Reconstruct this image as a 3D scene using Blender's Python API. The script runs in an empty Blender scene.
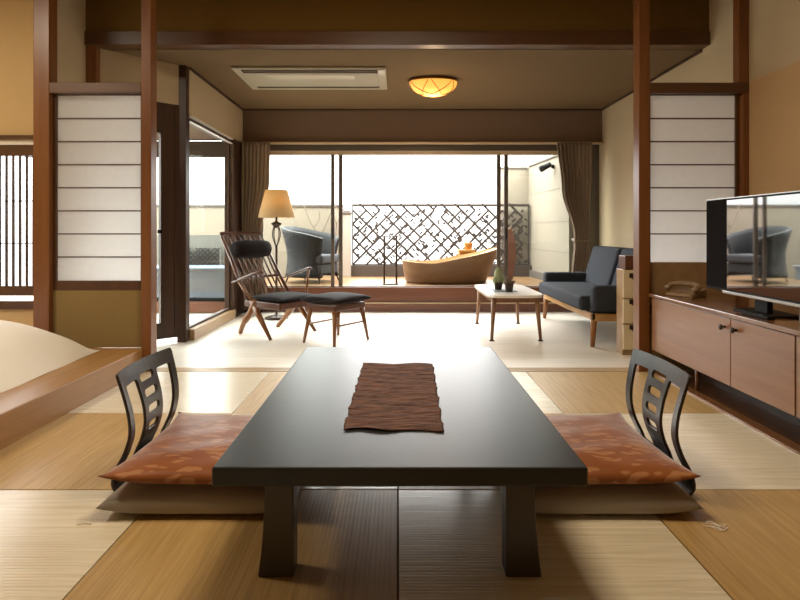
import bpy, bmesh, math, random
from mathutils import Vector, Matrix
random.seed(7)
PI = math.pi
sc = bpy.context.scene
C = sc.collection

# ------------------------------------------------------------------ materials
def lin(h):
    h = h.lstrip('#')
    v = [int(h[i:i+2], 16)/255 for i in (0, 2, 4)]
    return tuple(c/12.92 if c <= .04045 else ((c+.055)/1.055)**2.4 for c in v) + (1,)

def new_mat(name):
    m = bpy.data.materials.new(name); m.use_nodes = True
    nt = m.node_tree; b = nt.nodes['Principled BSDF']
    return m, nt, b

def plain(name, col, rough=.5, metal=0, spec=.5, bump=0, bscale=60, var=0, sheen=0):
    m, nt, b = new_mat(name)
    c = lin(col)
    b.inputs['Base Color'].default_value = c
    b.inputs['Roughness'].default_value = rough
    b.inputs['Metallic'].default_value = metal
    b.inputs['Specular IOR Level'].default_value = spec
    if sheen:
        b.inputs['Sheen Weight'].default_value = sheen
        b.inputs['Sheen Roughness'].default_value = .4
    if bump or var:
        tc = nt.nodes.new('ShaderNodeTexCoord'); n = nt.nodes.new('ShaderNodeTexNoise')
        n.inputs['Scale'].default_value = bscale; n.inputs['Detail'].default_value = 5
        nt.links.new(tc.outputs['Object'], n.inputs['Vector'])
        if bump:
            bp = nt.nodes.new('ShaderNodeBump'); bp.inputs['Strength'].default_value = bump
            bp.inputs['Distance'].default_value = .01
            nt.links.new(n.outputs['Fac'], bp.inputs['Height']); nt.links.new(bp.outputs['Normal'], b.inputs['Normal'])
        if var:
            r = nt.nodes.new('ShaderNodeMix'); r.data_type = 'RGBA'
            r.inputs[6].default_value = tuple(x*(1-var) for x in c[:3]) + (1,)
            r.inputs[7].default_value = tuple(min(1, x*(1+var)) for x in c[:3]) + (1,)
            nt.links.new(n.outputs['Fac'], r.inputs[0]); nt.links.new(r.outputs[2], b.inputs['Base Color'])
    return m

def wood(name, c1, c2, axis='Z', rough=.4, scale=14, stretch=.06, bump=.08, spec=.5, coat=0):
    m, nt, b = new_mat(name)
    tc = nt.nodes.new('ShaderNodeTexCoord'); mp = nt.nodes.new('ShaderNodeMapping')
    s = [1, 1, 1]; s['XYZ'.index(axis)] = stretch
    mp.inputs['Scale'].default_value = s
    n = nt.nodes.new('ShaderNodeTexNoise'); n.inputs['Scale'].default_value = scale
    n.inputs['Detail'].default_value = 8; n.inputs['Distortion'].default_value = .6
    n2 = nt.nodes.new('ShaderNodeTexNoise'); n2.inputs['Scale'].default_value = scale*7; n2.inputs['Detail'].default_value = 4
    r = nt.nodes.new('ShaderNodeValToRGB')
    r.color_ramp.elements[0].position = .3; r.color_ramp.elements[0].color = lin(c1)
    r.color_ramp.elements[1].position = .72; r.color_ramp.elements[1].color = lin(c2)
    mm = nt.nodes.new('ShaderNodeMath'); mm.operation = 'MULTIPLY_ADD'; mm.inputs[1].default_value = .3
    m2 = nt.nodes.new('ShaderNodeMath'); m2.operation = 'MULTIPLY'; m2.inputs[1].default_value = .72
    L = nt.links.new
    L(tc.outputs['Object'], mp.inputs['Vector']); L(mp.outputs['Vector'], n.inputs['Vector']); L(mp.outputs['Vector'], n2.inputs['Vector'])
    L(n.outputs['Fac'], m2.inputs[0]); L(n2.outputs['Fac'], mm.inputs[0]); L(m2.outputs[0], mm.inputs[2])
    L(mm.outputs[0], r.inputs['Fac']); L(r.outputs['Color'], b.inputs['Base Color'])
    bp = nt.nodes.new('ShaderNodeBump'); bp.inputs['Strength'].default_value = bump; bp.inputs['Distance'].default_value = .003
    L(mm.outputs[0], bp.inputs['Height']); L(bp.outputs['Normal'], b.inputs['Normal'])
    b.inputs['Roughness'].default_value = rough; b.inputs['Specular IOR Level'].default_value = spec
    b.inputs['Coat Weight'].default_value = coat; b.inputs['Coat Roughness'].default_value = .15
    return m

def tatami(name, c1, c2, axis, rough, spec):
    """woven rush: fine ribs running along one axis"""
    m, nt, b = new_mat(name); L = nt.links.new
    tc = nt.nodes.new('ShaderNodeTexCoord')
    mp = nt.nodes.new('ShaderNodeMapping')
    mp.inputs['Scale'].default_value = (.05, 1, 1) if axis == 'X' else (1, .05, 1)
    n = nt.nodes.new('ShaderNodeTexNoise'); n.inputs['Scale'].default_value = 60; n.inputs['Detail'].default_value = 5
    w = nt.nodes.new('ShaderNodeTexWave'); w.bands_direction = 'Y' if axis == 'X' else 'X'
    w.inputs['Scale'].default_value = 22; w.inputs['Distortion'].default_value = 1.2; w.inputs['Detail'].default_value = 2
    w.inputs['Detail Scale'].default_value = .4
    L(tc.outputs['Object'], mp.inputs['Vector']); L(mp.outputs['Vector'], n.inputs['Vector']); L(mp.outputs['Vector'], w.inputs['Vector'])
    r = nt.nodes.new('ShaderNodeValToRGB')
    r.color_ramp.elements[0].position = .3; r.color_ramp.elements[0].color = lin(c1)
    r.color_ramp.elements[1].position = .75; r.color_ramp.elements[1].color = lin(c2)
    L(n.outputs['Fac'], r.inputs['Fac']); L(r.outputs['Color'], b.inputs['Base Color'])
    a = nt.nodes.new('ShaderNodeMath'); a.operation = 'MULTIPLY_ADD'; a.inputs[1].default_value = .5
    L(w.outputs['Fac'], a.inputs[0]); L(n.outputs['Fac'], a.inputs[2])
    bp = nt.nodes.new('ShaderNodeBump'); bp.inputs['Strength'].default_value = .35; bp.inputs['Distance'].default_value = .002
    L(a.outputs[0], bp.inputs['Height']); L(bp.outputs['Normal'], b.inputs['Normal'])
    b.inputs['Roughness'].default_value = rough; b.inputs['Specular IOR Level'].default_value = spec
    return m

def glass(name, tint='#f4f8f6', refl=.06):
    m = bpy.data.materials.new(name); m.use_nodes = True; nt = m.node_tree
    nt.nodes.remove(nt.nodes['Principled BSDF']); out = nt.nodes['Material Output']
    t = nt.nodes.new('ShaderNodeBsdfTransparent'); t.inputs['Color'].default_value = lin(tint)
    g = nt.nodes.new('ShaderNodeBsdfGlossy'); g.inputs['Roughness'].default_value = .02
    mx = nt.nodes.new('ShaderNodeMixShader'); mx.inputs['Fac'].default_value = refl
    nt.links.new(t.outputs[0], mx.inputs[1]); nt.links.new(g.outputs[0], mx.inputs[2]); nt.links.new(mx.outputs[0], out.inputs['Surface'])
    return m

def paper(name, col, trans=.5):
    m = bpy.data.materials.new(name); m.use_nodes = True; nt = m.node_tree
    nt.nodes.remove(nt.nodes['Principled BSDF']); out = nt.nodes['Material Output']
    n = nt.nodes.new('ShaderNodeTexNoise'); n.inputs['Scale'].default_value = 30; n.inputs['Detail'].default_value = 6
    tc = nt.nodes.new('ShaderNodeTexCoord'); nt.links.new(tc.outputs['Object'], n.inputs['Vector'])
    mix = nt.nodes.new('ShaderNodeMix'); mix.data_type = 'RGBA'
    c = lin(col); mix.inputs[6].default_value = tuple(x*.93 for x in c[:3])+(1,); mix.inputs[7].default_value = c
    nt.links.new(n.outputs['Fac'], mix.inputs[0])
    d = nt.nodes.new('ShaderNodeBsdfDiffuse'); t = nt.nodes.new('ShaderNodeBsdfTranslucent')
    nt.links.new(mix.outputs[2], d.inputs['Color']); nt.links.new(mix.outputs[2], t.inputs['Color'])
    mx = nt.nodes.new('ShaderNodeMixShader'); mx.inputs['Fac'].default_value = trans
    nt.links.new(d.outputs[0], mx.inputs[1]); nt.links.new(t.outputs[0], mx.inputs[2]); nt.links.new(mx.outputs[0], out.inputs['Surface'])
    return m

def emis(name, col, strength, base='#ffffff'):
    m, nt, b = new_mat(name)
    b.inputs['Base Color'].default_value = lin(base)
    b.inputs['Emission Color'].default_value = lin(col); b.inputs['Emission Strength'].default_value = strength
    b.inputs['Roughness'].default_value = .6
    return m

def floral(name):
    """rust silk with woven pale leaves"""
    m, nt, b = new_mat(name); L = nt.links.new
    tc = nt.nodes.new('ShaderNodeTexCoord')
    ramps = []
    for i, (rot, sx, sy, rnd, thr) in enumerate(((.6, 9, 34, 1, .16), (-.8, 8, 30, 1, .15), (1.9, 11, 36, 1, .13))):
        mp = nt.nodes.new('ShaderNodeMapping'); mp.inputs['Rotation'].default_value = (0, 0, rot)
        mp.inputs['Scale'].default_value = (sx, sy, .001); mp.inputs['Location'].default_value = (i*3.1, i*1.7, 0)
        nz = nt.nodes.new('ShaderNodeTexNoise'); nz.inputs['Scale'].default_value = 9; nz.inputs['Detail'].default_value = 1
        ad = nt.nodes.new('ShaderNodeMixRGB'); ad.blend_type = 'LINEAR_LIGHT'; ad.inputs['Fac'].default_value = .035
        L(tc.outputs['Object'], nz.inputs['Vector']); L(tc.outputs['Object'], ad.inputs['Color1']); L(nz.outputs['Color'], ad.inputs['Color2'])
        L(ad.outputs['Color'], mp.inputs['Vector'])
        v = nt.nodes.new('ShaderNodeTexVoronoi'); v.inputs['Scale'].default_value = 1; v.inputs['Randomness'].default_value = rnd
        L(mp.outputs['Vector'], v.inputs['Vector'])
        r = nt.nodes.new('ShaderNodeValToRGB'); r.color_ramp.elements[0].position = thr+.10; r.color_ramp.elements[0].color = (1, 1, 1, 1)
        r.color_ramp.elements[1].position = thr+.16; r.color_ramp.elements[1].color = (0, 0, 0, 1)
        L(v.outputs['Distance'], r.inputs['Fac']); ramps.append(r)
    m1 = nt.nodes.new('ShaderNodeMath'); m1.operation = 'MAXIMUM'; m2 = nt.nodes.new('ShaderNodeMath'); m2.operation = 'MAXIMUM'
    L(ramps[0].outputs['Color'], m1.inputs[0]); L(ramps[1].outputs['Color'], m1.inputs[1])
    L(m1.outputs[0], m2.inputs[0]); L(ramps[2].outputs['Color'], m2.inputs[1])
    k = nt.nodes.new('ShaderNodeMath'); k.operation = 'MULTIPLY'; k.inputs[1].default_value = .42
    L(m2.outputs[0], k.inputs[0])
    nz = nt.nodes.new('ShaderNodeTexNoise'); nz.inputs['Scale'].default_value = 5
    L(tc.outputs['Object'], nz.inputs['Vector'])
    base = nt.nodes.new('ShaderNodeMix'); base.data_type = 'RGBA'
    base.inputs[6].default_value = lin('#80451e'); base.inputs[7].default_value = lin('#9a5a2a'); L(nz.outputs['Fac'], base.inputs[0])
    mx = nt.nodes.new('ShaderNodeMix'); mx.data_type = 'RGBA'
    L(k.outputs[0], mx.inputs[0]); L(base.outputs[2], mx.inputs[6]); mx.inputs[7].default_value = lin('#d09a6a')
    L(mx.outputs[2], b.inputs['Base Color'])
    b.inputs['Roughness'].default_value = .42; b.inputs['Sheen Weight'].default_value = .6; b.inputs['Sheen Roughness'].default_value = .3
    return m

def plaster(name, col, var=.06, rough=.9):
    return plain(name, col, rough, bump=.15, bscale=180, var=var, spec=.2)

M = dict(
    post = wood('post_wood', '#6a4020', '#87562e', 'Z', .35),
    beam = wood('beam_wood', '#4a301c', '#634228', 'X', .4),
    beamy = wood('beam_wood_deep', '#55301a', '#74452a', 'Y', .4),
    dark = wood('dark_wood', '#2e1a10', '#432a1c', 'Z', .4),
    frame = wood('shoji_frame_wood', '#472c18', '#5d3c22', 'Z', .45),
    bar = plain('shoji_bar_wood', '#5b4a3c', .6),
    plat = wood('platform_wood', '#936a3c', '#ad8452', 'Y', .42, spec=.4, coat=.05),
    cab = wood('cabinet_wood', '#7d563a', '#976c4c', 'Y', .32, coat=.15),
    cabtop = wood('cabinet_top_wood', '#6b4629', '#835a38', 'Y', .22, coat=.4),
    strip = wood('floor_board_wood', '#5a3a20', '#70492a', 'Y', .35),
    step = wood('step_wood', '#5a3220', '#71442c', 'X', .3),
    sill = wood('sill_wood', '#8d7050', '#a88a66', 'Y', .3),
    chair = wood('lounge_chair_wood', '#4a2817', '#653a22', 'X', .3),
    chairz = wood('lounge_leg_wood', '#6d4320', '#8c5c30', 'Z', .3),
    sofaw = wood('sofa_wood', '#a57a4a', '#c29a66', 'Y', .4),
    sofal = wood('sofa_leg_wood', '#7a4a22', '#99642f', 'Z', .4),
    tleg = wood('table_leg_wood', '#6e4a30', '#8a6444', 'Z', .4),
    wall_tan = plaster('tan_plaster', '#bf9f78'),
    wall_cream = plaster('cream_plaster', '#baa98c'),
    wall_yel = plaster('ochre_plaster', '#cdb080'),
    wall_mauve = plaster('taupe_plaster', '#7a6454'),
    wall_ol = plaster('olive_plaster', '#8f7a50'),
    ceil = plaster('ceiling_plaster', '#705c42'),
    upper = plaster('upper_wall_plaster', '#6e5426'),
    matL = tatami('tatami_pale_sheen', '#d4c7aa', '#efe4cd', 'X', .27, 1.0),  # pale tone holds the window sheen on cross-grain mats, put into the colour
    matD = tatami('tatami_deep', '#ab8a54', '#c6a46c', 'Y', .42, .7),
    matgap = plain('mat_edge', '#6b4520', .8),
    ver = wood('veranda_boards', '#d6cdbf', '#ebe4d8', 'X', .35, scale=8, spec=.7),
    thr = wood('threshold_wood', '#b9a184', '#d2bd9e', 'X', .3),
    lacq = plain('black_lacquer', '#292929', .36, spec=.35, bump=.03, bscale=40),
    lacleg = plain('black_lacquer_leg', '#3a322f', .4),
    zaisu = plain('zaisu_lacquer', '#2c2623', .3),
    runner = None, orange = floral('orange_brocade'),
    grey = plain('grey_cotton', '#a39c92', .85, bump=.1, bscale=220, var=.06, sheen=.2),
    duvet = plain('white_cotton', '#f0eade', .85, bump=.12, bscale=8, sheen=.2),
    sofa = plain('charcoal_felt', '#34373e', .9, bump=.2, bscale=300, var=.1, spec=.2),
    cush = plain('dark_cushion_fabric', '#1e1718', .85, bump=.15, bscale=250, spec=.2),
    black = plain('black_plastic', '#141314', .55, spec=.15), softblack = plain('black_grille', '#181415', .8, spec=.05), screen = plain('dark_screen_glass', '#0c0a09', .03, spec=1.0),
    silver = plain('silver_plastic', '#b9b9b7', .25, metal=.7), alu = plain('aluminium', '#c8c6c0', .3, metal=.8),
    wframe = plain('window_frame_metal', '#5f564c', .4, metal=.3),
    glass = glass('clear_glass', refl=.03), glassb = glass('bluish_glass', '#e2e9f0', .05),
    paper = paper('shoji_paper', '#fdfcfc', .84), paperb = glass('frosted_pane', '#ffffff', .05),
    curtain = plain('taupe_curtain_fabric', '#7d6a57', .85, var=.08, bscale=20, sheen=.2),
    shade = None, iron = plain('dark_iron', '#3a2c22', .45, metal=.5),
    wicker = plain('charcoal_wicker', '#1b1c1f', .7, bump=.5, bscale=160), seatgrey = plain('light_grey_cushion', '#3a3b3f', .9),
    cream = plain('cream_lacquer', '#d9c9a8', .45), white = plain('white_laminate', '#e8e2da', .22, spec=.7),
    notch = plain('notch_dark', '#2a1a10', .7),
    outwall = plain('outdoor_render', '#857b6c', .9, bump=.1, bscale=60, var=.06), cap = plain('grey_coping', '#5d554e', .7),
    pillar = plain('pale_stone', '#9c9284', .8, var=.08, bscale=40),
    lattice = plain('lattice_metal', '#2b221a', .6), basewall = plain('dark_kerb', '#43382e', .8),
    deck = wood('deck_boards', '#6d5034', '#8a6a48', 'Y', .35), tub = wood('tub_cypress', '#6d5136', '#846748', 'X', .45, scale=9),
    tubin = wood('tub_inside_wood', '#a5855c', '#b9996c', 'X', .5), gold = wood('stool_cypress', '#a87638', '#c08c4a', 'X', .5),
    stone = plain('balcony_stone', '#bdb9b0', .7, var=.08, bscale=30), bluestone = plain('grey_planter', '#6e7680', .8),
    redbrown = wood('red_brown_shape', '#5a3322', '#6e4330', 'Z', .6), branch = plain('grey_bark', '#6b6154', .9),
    phone = plain('beige_plastic', '#8b7152', .4), cactus = plain('cactus_green', '#98a27c', .8, bump=.6, bscale=90, var=.25),
    cactus2 = plain('dusty_brown_plant', '#6a5b48', .8, var=.3, bscale=90), pot = plain('dark_pot', '#3a2c24', .6),
    ac = plain('ac_casing', '#a39a86', .5), acd = plain('ac_slot', '#4a3c2c', .7), acl = plain('ac_panel', '#c9c0ac', .25),
    lampglow = emis('lamp_glass', '#ffb450', 1.1, '#f0c070'), brass = plain('aged_brass', '#8a5c28', .4, metal=.6),
    plug = plain('box_grey', '#8b8680', .4),
)
M['screen'].node_tree.nodes['Principled BSDF'].inputs['IOR'].default_value = 2.6
def _shade():
    m = bpy.data.materials.new('lamp_shade_fabric'); m.use_nodes = True; nt = m.node_tree
    nt.nodes.remove(nt.nodes['Principled BSDF']); out = nt.nodes['Material Output']
    d = nt.nodes.new('ShaderNodeBsdfDiffuse'); d.inputs['Color'].default_value = lin('#d9c4a0')
    t = nt.nodes.new('ShaderNodeBsdfTranslucent'); t.inputs['Color'].default_value = lin('#e9cfa0')
    mx = nt.nodes.new('ShaderNodeMixShader'); mx.inputs['Fac'].default_value = .5
    n = nt.nodes.new('ShaderNodeTexNoise'); n.inputs['Scale'].default_value = 200
    bp = nt.nodes.new('ShaderNodeBump'); bp.inputs['Strength'].default_value = .2
    nt.links.new(n.outputs['Fac'], bp.inputs['Height']); nt.links.new(bp.outputs['Normal'], d.inputs['Normal'])
    nt.links.new(d.outputs[0], mx.inputs[1]); nt.links.new(t.outputs[0], mx.inputs[2]); nt.links.new(mx.outputs[0], out.inputs['Surface'])
    return m
M['shade'] = _shade()
def _runner():
    m, nt, b = new_mat('brown_crinkled_cloth'); L = nt.links.new
    tc = nt.nodes.new('ShaderNodeTexCoord'); mp = nt.nodes.new('ShaderNodeMapping'); mp.inputs['Scale'].default_value = (.12, 1, 1)
    n = nt.nodes.new('ShaderNodeTexNoise'); n.inputs['Scale'].default_value = 150; n.inputs['Detail'].default_value = 4
    L(tc.outputs['Object'], mp.inputs['Vector']); L(mp.outputs['Vector'], n.inputs['Vector'])
    r = nt.nodes.new('ShaderNodeValToRGB')
    r.color_ramp.elements[0].position = .35; r.color_ramp.elements[0].color = lin('#3a231c')
    r.color_ramp.elements[1].position = .65; r.color_ramp.elements[1].color = lin('#76503f')
    L(n.outputs['Fac'], r.inputs['Fac']); L(r.outputs['Color'], b.inputs['Base Color'])
    bp = nt.nodes.new('ShaderNodeBump'); bp.inputs['Strength'].default_value = .9; bp.inputs['Distance'].default_value = .006
    L(n.outputs['Fac'], bp.inputs['Height']); L(bp.outputs['Normal'], b.inputs['Normal'])
    b.inputs['Roughness'].default_value = .9
    return m
M['runner'] = _runner()

# ------------------------------------------------------------------ mesh helpers
def link(name, bm, mat, parent=None, smooth=False, bevel=0, seg=2):
    me = bpy.data.meshes.new(name)
    bmesh.ops.recalc_face_normals(bm, faces=bm.faces)
    bm.to_mesh(me); bm.free()
    o = bpy.data.objects.new(name, me); C.objects.link(o)
    for x in (mat if isinstance(mat, (list, tuple)) else [mat]): me.materials.append(x)
    if smooth:
        for p in me.polygons: p.use_smooth = True
    if bevel:
        md = o.modifiers.new('bevel', 'BEVEL'); md.width = bevel; md.segments = seg; md.limit_method = 'ANGLE'; md.angle_limit = .6
        md.harden_normals = False
    if parent is not None: o.parent = parent
    return o
def box(bm, x0, x1, y0, y1, z0, z1, mi=0, mat=None):
    vs = [Vector((x, y, z)) for z in (z0, z1) for y in (y0, y1) for x in (x0, x1)]
    if mat is not None: vs = [mat @ v for v in vs]
    v = [bm.verts.new(p) for p in vs]
    for f in ((0,2,3,1),(4,5,7,6),(0,1,5,4),(2,6,7,3),(0,4,6,2),(1,3,7,5)):
        bm.faces.new([v[i] for i in f]).material_index = mi
    return v
def B(*boxes):
    bm = bmesh.new()
    for b in boxes: box(bm, *b)
    return bm
def tube(bm, pts, rad, seg=10, cap=True, flat=1.0, up=None):
    """tube along a polyline; rad may be a list; flat squeezes the section along `up`-ish second axis"""
    pts = [Vector(p) for p in pts]
    n = len(pts); rad = rad if isinstance(rad, (list, tuple)) else [rad]*n
    rings = []; prev = None
    for i, p in enumerate(pts):
        d = (pts[min(i+1, n-1)]-pts[max(i-1, 0)]).normalized()
        if prev is None:
            a = Vector(up) if up else (Vector((0, 0, 1)) if abs(d.z) < .9 else Vector((1, 0, 0)))
        else: a = prev
        a = (a-d*a.dot(d)).normalized(); prev = a
        b = d.cross(a)
        rings.append([bm.verts.new(p+a*math.cos(2*PI*k/seg)*rad[i]+b*math.sin(2*PI*k/seg)*rad[i]*flat) for k in range(seg)])
    for i in range(n-1):
        for k in range(seg):
            bm.faces.new((rings[i][k], rings[i][(k+1) % seg], rings[i+1][(k+1) % seg], rings[i+1][k]))
    if cap:
        bm.faces.new(rings[0][::-1]); bm.faces.new(rings[-1])
def T(pts, rad, seg=10, flat=1.0, up=None):
    bm = bmesh.new(); tube(bm, pts, rad, seg, True, flat, up); return bm
def sm(pts, k=6):
    """catmull-rom smoothing"""
    P = [Vector(p) for p in pts]; out = []
    for i in range(len(P)-1):
        a, b, c, d = P[max(i-1, 0)], P[i], P[i+1], P[min(i+2, len(P)-1)]
        for j in range(k):
            t = j/k
            out.append(.5*((2*b)+(-a+c)*t+(2*a-5*b+4*c-d)*t*t+(-a+3*b-3*c+d)*t**3))
    out.append(P[-1]); return out
def lathe(bm, prof, seg=32, cx=0, cy=0, sy=1):
    rings = []
    for r, z in prof:
        rings.append([bm.verts.new((cx+r*math.cos(2*PI*k/seg), cy+r*sy*math.sin(2*PI*k/seg), z)) for k in range(seg)])
    for i in range(len(rings)-1):
        for k in range(seg):
            bm.faces.new((rings[i][k], rings[i][(k+1) % seg], rings[i+1][(k+1) % seg], rings[i+1][k]))
    if prof[0][0] > .0001: bm.faces.new(rings[0][::-1])
    if prof[-1][0] > .0001: bm.faces.new(rings[-1])
def LA(prof, seg=32, **k):
    bm = bmesh.new(); lathe(bm, prof, seg, **k); bmesh.ops.remove_doubles(bm, verts=bm.verts, dist=1e-5); return bm
def prism(bm, poly, axis, a, b, mat=None):
    """extrude a polygon; axis = the extrusion axis, poly in the two others"""
    def mk(p, t):
        v = {'X': (t, p[0], p[1]), 'Y': (p[0], t, p[1]), 'Z': (p[0], p[1], t)}[axis]
        v = Vector(v); return mat @ v if mat is not None else v
    A = [bm.verts.new(mk(p, a)) for p in poly]; Bv = [bm.verts.new(mk(p, b)) for p in poly]
    bm.faces.new(A[::-1]); bm.faces.new(Bv); n = len(poly)
    for i in range(n): bm.faces.new((A[i], A[(i+1) % n], Bv[(i+1) % n], Bv[i]))
def PR(poly, axis, a, b):
    bm = bmesh.new(); prism(bm, poly, axis, a, b); return bm
def pillow(a, b, zs, up, down, n=26, pinch=.05, tip=0, seed=0, wr=.0, pw=.55):
    """cushion centred at origin; seam at zs, bulging up/down"""
    rnd = random.Random(seed); bm = bmesh.new()
    ph = [rnd.uniform(0, 6) for _ in range(6)]
    def pt(i, j, side):
        u = -1+2*i/n; v = -1+2*j/n
        u = math.sin(u*PI/2)*.35+u*.65; v = math.sin(v*PI/2)*.35+v*.65
        x = u*a*(1-pinch*(1-v*v)*abs(u)); y = v*b*(1-pinch*(1-u*u)*abs(v))
        f = ((1-abs(u)**2.6)*(1-abs(v)**2.6))
        f = max(f, 0)**pw
        z = zs + tip*(abs(u)*abs(v))**4
        w = wr*(math.sin(9*u+ph[0]+3*v)*.5+math.sin(13*v+ph[1]-4*u)*.5)*f
        return Vector((x, y, z+(up*f+w if side else -down*f)))
    top = [[bm.verts.new(pt(i, j, 1)) for j in range(n+1)] for i in range(n+1)]
    bot = [[top[i][j] if i in (0, n) or j in (0, n) else bm.verts.new(pt(i, j, 0)) for j in range(n+1)] for i in range(n+1)]
    for i in range(n):
        for j in range(n):
            bm.faces.new((top[i][j], top[i+1][j], top[i+1][j+1], top[i][j+1]))
            try: bm.faces.new((bot[i][j], bot[i][j+1], bot[i+1][j+1], bot[i+1][j]))
            except ValueError: pass
    return bm
def thing(name, label, cat, loc=(0,0,0), rz=0, group=None):
    o = bpy.data.objects.new(name, None); C.objects.link(o); o.empty_display_size = .1
    o.location = loc; o.rotation_euler = (0, 0, rz); o['label'] = label; o['category'] = cat
    if group: o['group'] = group
    return o
def tag(o, label, cat, group=None):
    o['label'] = label; o['category'] = cat
    if group: o['group'] = group
    return o
def struct(name, bm, m, label=None, cat=None, bevel=0, smooth=False):
    o = link(name, bm, m, None, smooth, bevel); o['kind'] = 'structure'
    if label: o['label'] = label
    if cat: o['category'] = cat
    return o
def sroot(name, loc, label, cat, rz=0):
    o = thing(name, label, cat, loc, rz); o['kind'] = 'structure'; return o
def dup(root, loc, rz, label, group=None):
    r = root.copy(); C.objects.link(r); r.location = loc; r.rotation_euler = (0, 0, rz); r['label'] = label
    if group: r['group'] = group
    for ch in list(root.children):
        c = ch.copy(); C.objects.link(c); c.parent = r
        for g in list(ch.children):
            d = g.copy(); C.objects.link(d); d.parent = c
    return r

# ================================================================== SETTING
# depth runs along +Y. Tatami half mats of 0.91 m.
ZT = 3.985
bm = bmesh.new()
box(bm, -4.2, 2.5, -1.5, ZT, -.06, -.012, 2)
rows = [ZT-.91*k for k in range(7)]
cols = [-1.82, -.91, 0, .91, 1.85]
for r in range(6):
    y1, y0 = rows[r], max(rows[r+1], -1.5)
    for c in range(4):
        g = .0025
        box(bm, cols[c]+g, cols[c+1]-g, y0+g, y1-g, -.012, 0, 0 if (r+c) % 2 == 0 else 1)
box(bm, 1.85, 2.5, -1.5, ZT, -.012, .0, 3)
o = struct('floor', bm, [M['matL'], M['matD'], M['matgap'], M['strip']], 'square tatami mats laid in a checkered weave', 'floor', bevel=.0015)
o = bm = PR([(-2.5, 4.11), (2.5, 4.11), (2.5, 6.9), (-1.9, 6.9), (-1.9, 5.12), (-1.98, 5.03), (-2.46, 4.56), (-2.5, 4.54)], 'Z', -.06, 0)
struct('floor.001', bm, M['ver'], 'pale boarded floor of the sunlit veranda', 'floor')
bm = B((-4.2, 2.5, ZT, 4.11, -.06, -.004))
for y in (3.99, 4.03, 4.07): box(bm, -1.755, 1.712, y, y+.022, -.004, .004)
struct('trim_1', bm, M['thr'], 'grooved wooden threshold between tatami room and veranda', 'threshold')

# ceilings
struct('ceiling', B((-4.2, 2.5, -1.5, 4.6, 3.0, 3.06)), M['ceil'], 'high plaster ceiling of the tatami room', 'ceiling')
struct('ceiling.001', B((-2.6, 2.5, 4.58, 6.95, 2.49, 2.55)), M['ceil'], 'lower plaster ceiling over the veranda', 'ceiling')
# walls
struct('wall_right', B((2.5, 2.6, -1.5, 4.0, -.06, 2.06, 0), (2.5, 2.6, -1.5, 4.0, 2.06, 3.0, 1), (2.5, 2.6, 4.0, 7.0, -.06, 3.0, 1)),
       [M['wall_tan'], M['wall_cream']], 'plastered right wall, tan below and cream above', 'wall')
struct('wall_left', B((-4.3, -4.2, -1.5, 4.4, -.06, 3.0)), M['wall_yel'], 'ochre left wall beyond the bed', 'wall')
struct('wall_back', B((-4.3, 2.6, -1.6, -1.5, -.06, 3.0)), M['wall_cream'], 'cream wall behind the viewpoint', 'wall')
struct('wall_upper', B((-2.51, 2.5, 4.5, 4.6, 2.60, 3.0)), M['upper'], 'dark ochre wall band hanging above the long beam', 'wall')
struct('wall_header', B((-1.9, 2.5, 6.86, 6.98, 2.085, 2.49)), M['wall_mauve'], 'taupe wall band above the garden window', 'wall')
# side wall of the gap behind the left shoji, oblique door wall, side-window wall head
bm = B((-2.6, -2.51, 4.08, 4.6, -.06, 3.0))
struct('wall_side', bm, M['wall_cream'], 'cream wall end seen above the left paper screen', 'wall')
R45 = Matrix.Translation((-2.45, 4.55, 0)) @ Matrix.Rotation(math.radians(45), 4, 'Z')
bm = bmesh.new(); box(bm, 0, .72, 0, .08, 2.13, 2.49, 0, R45)
struct('wall_oblique', bm, M['wall_cream'], 'cream wall over the oblique dark door', 'wall')
struct('wall_veranda', B((-1.98, -1.9, 5.1, 6.86, 2.06, 2.49)), M['wall_cream'], 'cream wall band above the side window of the veranda', 'wall')
# alcove wall with window hole: X -4.2..-2.6 at Y 4.3
wx0, wx1, wz0, wz1 = -3.60, -2.66, .40, 1.655
struct('wall_alcove', B((-4.2, wx0, 4.3, 4.4, -.06, 3.0), (wx1, -2.56, 4.3, 4.4, -.06, 3.0), (wx0, wx1, 4.3, 4.4, wz1, 3.0), (wx0, wx1, 4.3, 4.4, -.06, wz0)),
       M['wall_yel'], 'ochre wall of the bed alcove', 'wall')
struct('wall_low', B((-2.483, -1.829, 4.03, 4.07, .16, .572)), M['wall_ol'], 'low olive wall panel beneath the left paper screen', 'wall')
struct('wall_low.001', B((1.793, 2.49, 4.03, 4.07, 0, .40)), M['wall_ol'], 'low wall beneath the right paper screen', 'wall')

# posts and beams
struct('trim_2', B((-1.829, -1.758, ZT, 4.085, -.004, 3.0)), M['post'], 'slim wooden post right of the left paper screen', 'post', bevel=.004)
struct('trim_3', B((1.715, 1.793, ZT, 4.085, -.004, 3.0)), M['post'], 'slim wooden post left of the right paper screen', 'post', bevel=.004)
struct('trim_4', B((-2.597, -2.483, ZT, 4.085, .1, 3.0)), M['post'], 'broad wooden post between bed alcove and left paper screen', 'post', bevel=.004)
struct('trim_5', B((2.456, 2.5, ZT, 4.06, 0, 1.982), (2.427, 2.5, ZT, 4.06, 2.057, 3.0)), M['post'], 'wooden post against the right wall', 'post', bevel=.004)
struct('trim_6', B((-2.483, -1.829, ZT, 4.085, 1.982, 2.057)), M['beam'], 'wooden lintel over the left paper screen', 'lintel', bevel=.003)
struct('trim_7', B((1.793, 2.5, ZT, 4.085, 1.982, 2.057)), M['beam'], 'wooden lintel over the right paper screen', 'lintel', bevel=.003)
struct('trim_8', B((-2.51, 2.5, 4.48, 4.60, 2.49, 2.60)), M['beam'], 'long wooden beam across the room opening', 'beam', bevel=.003)
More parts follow.
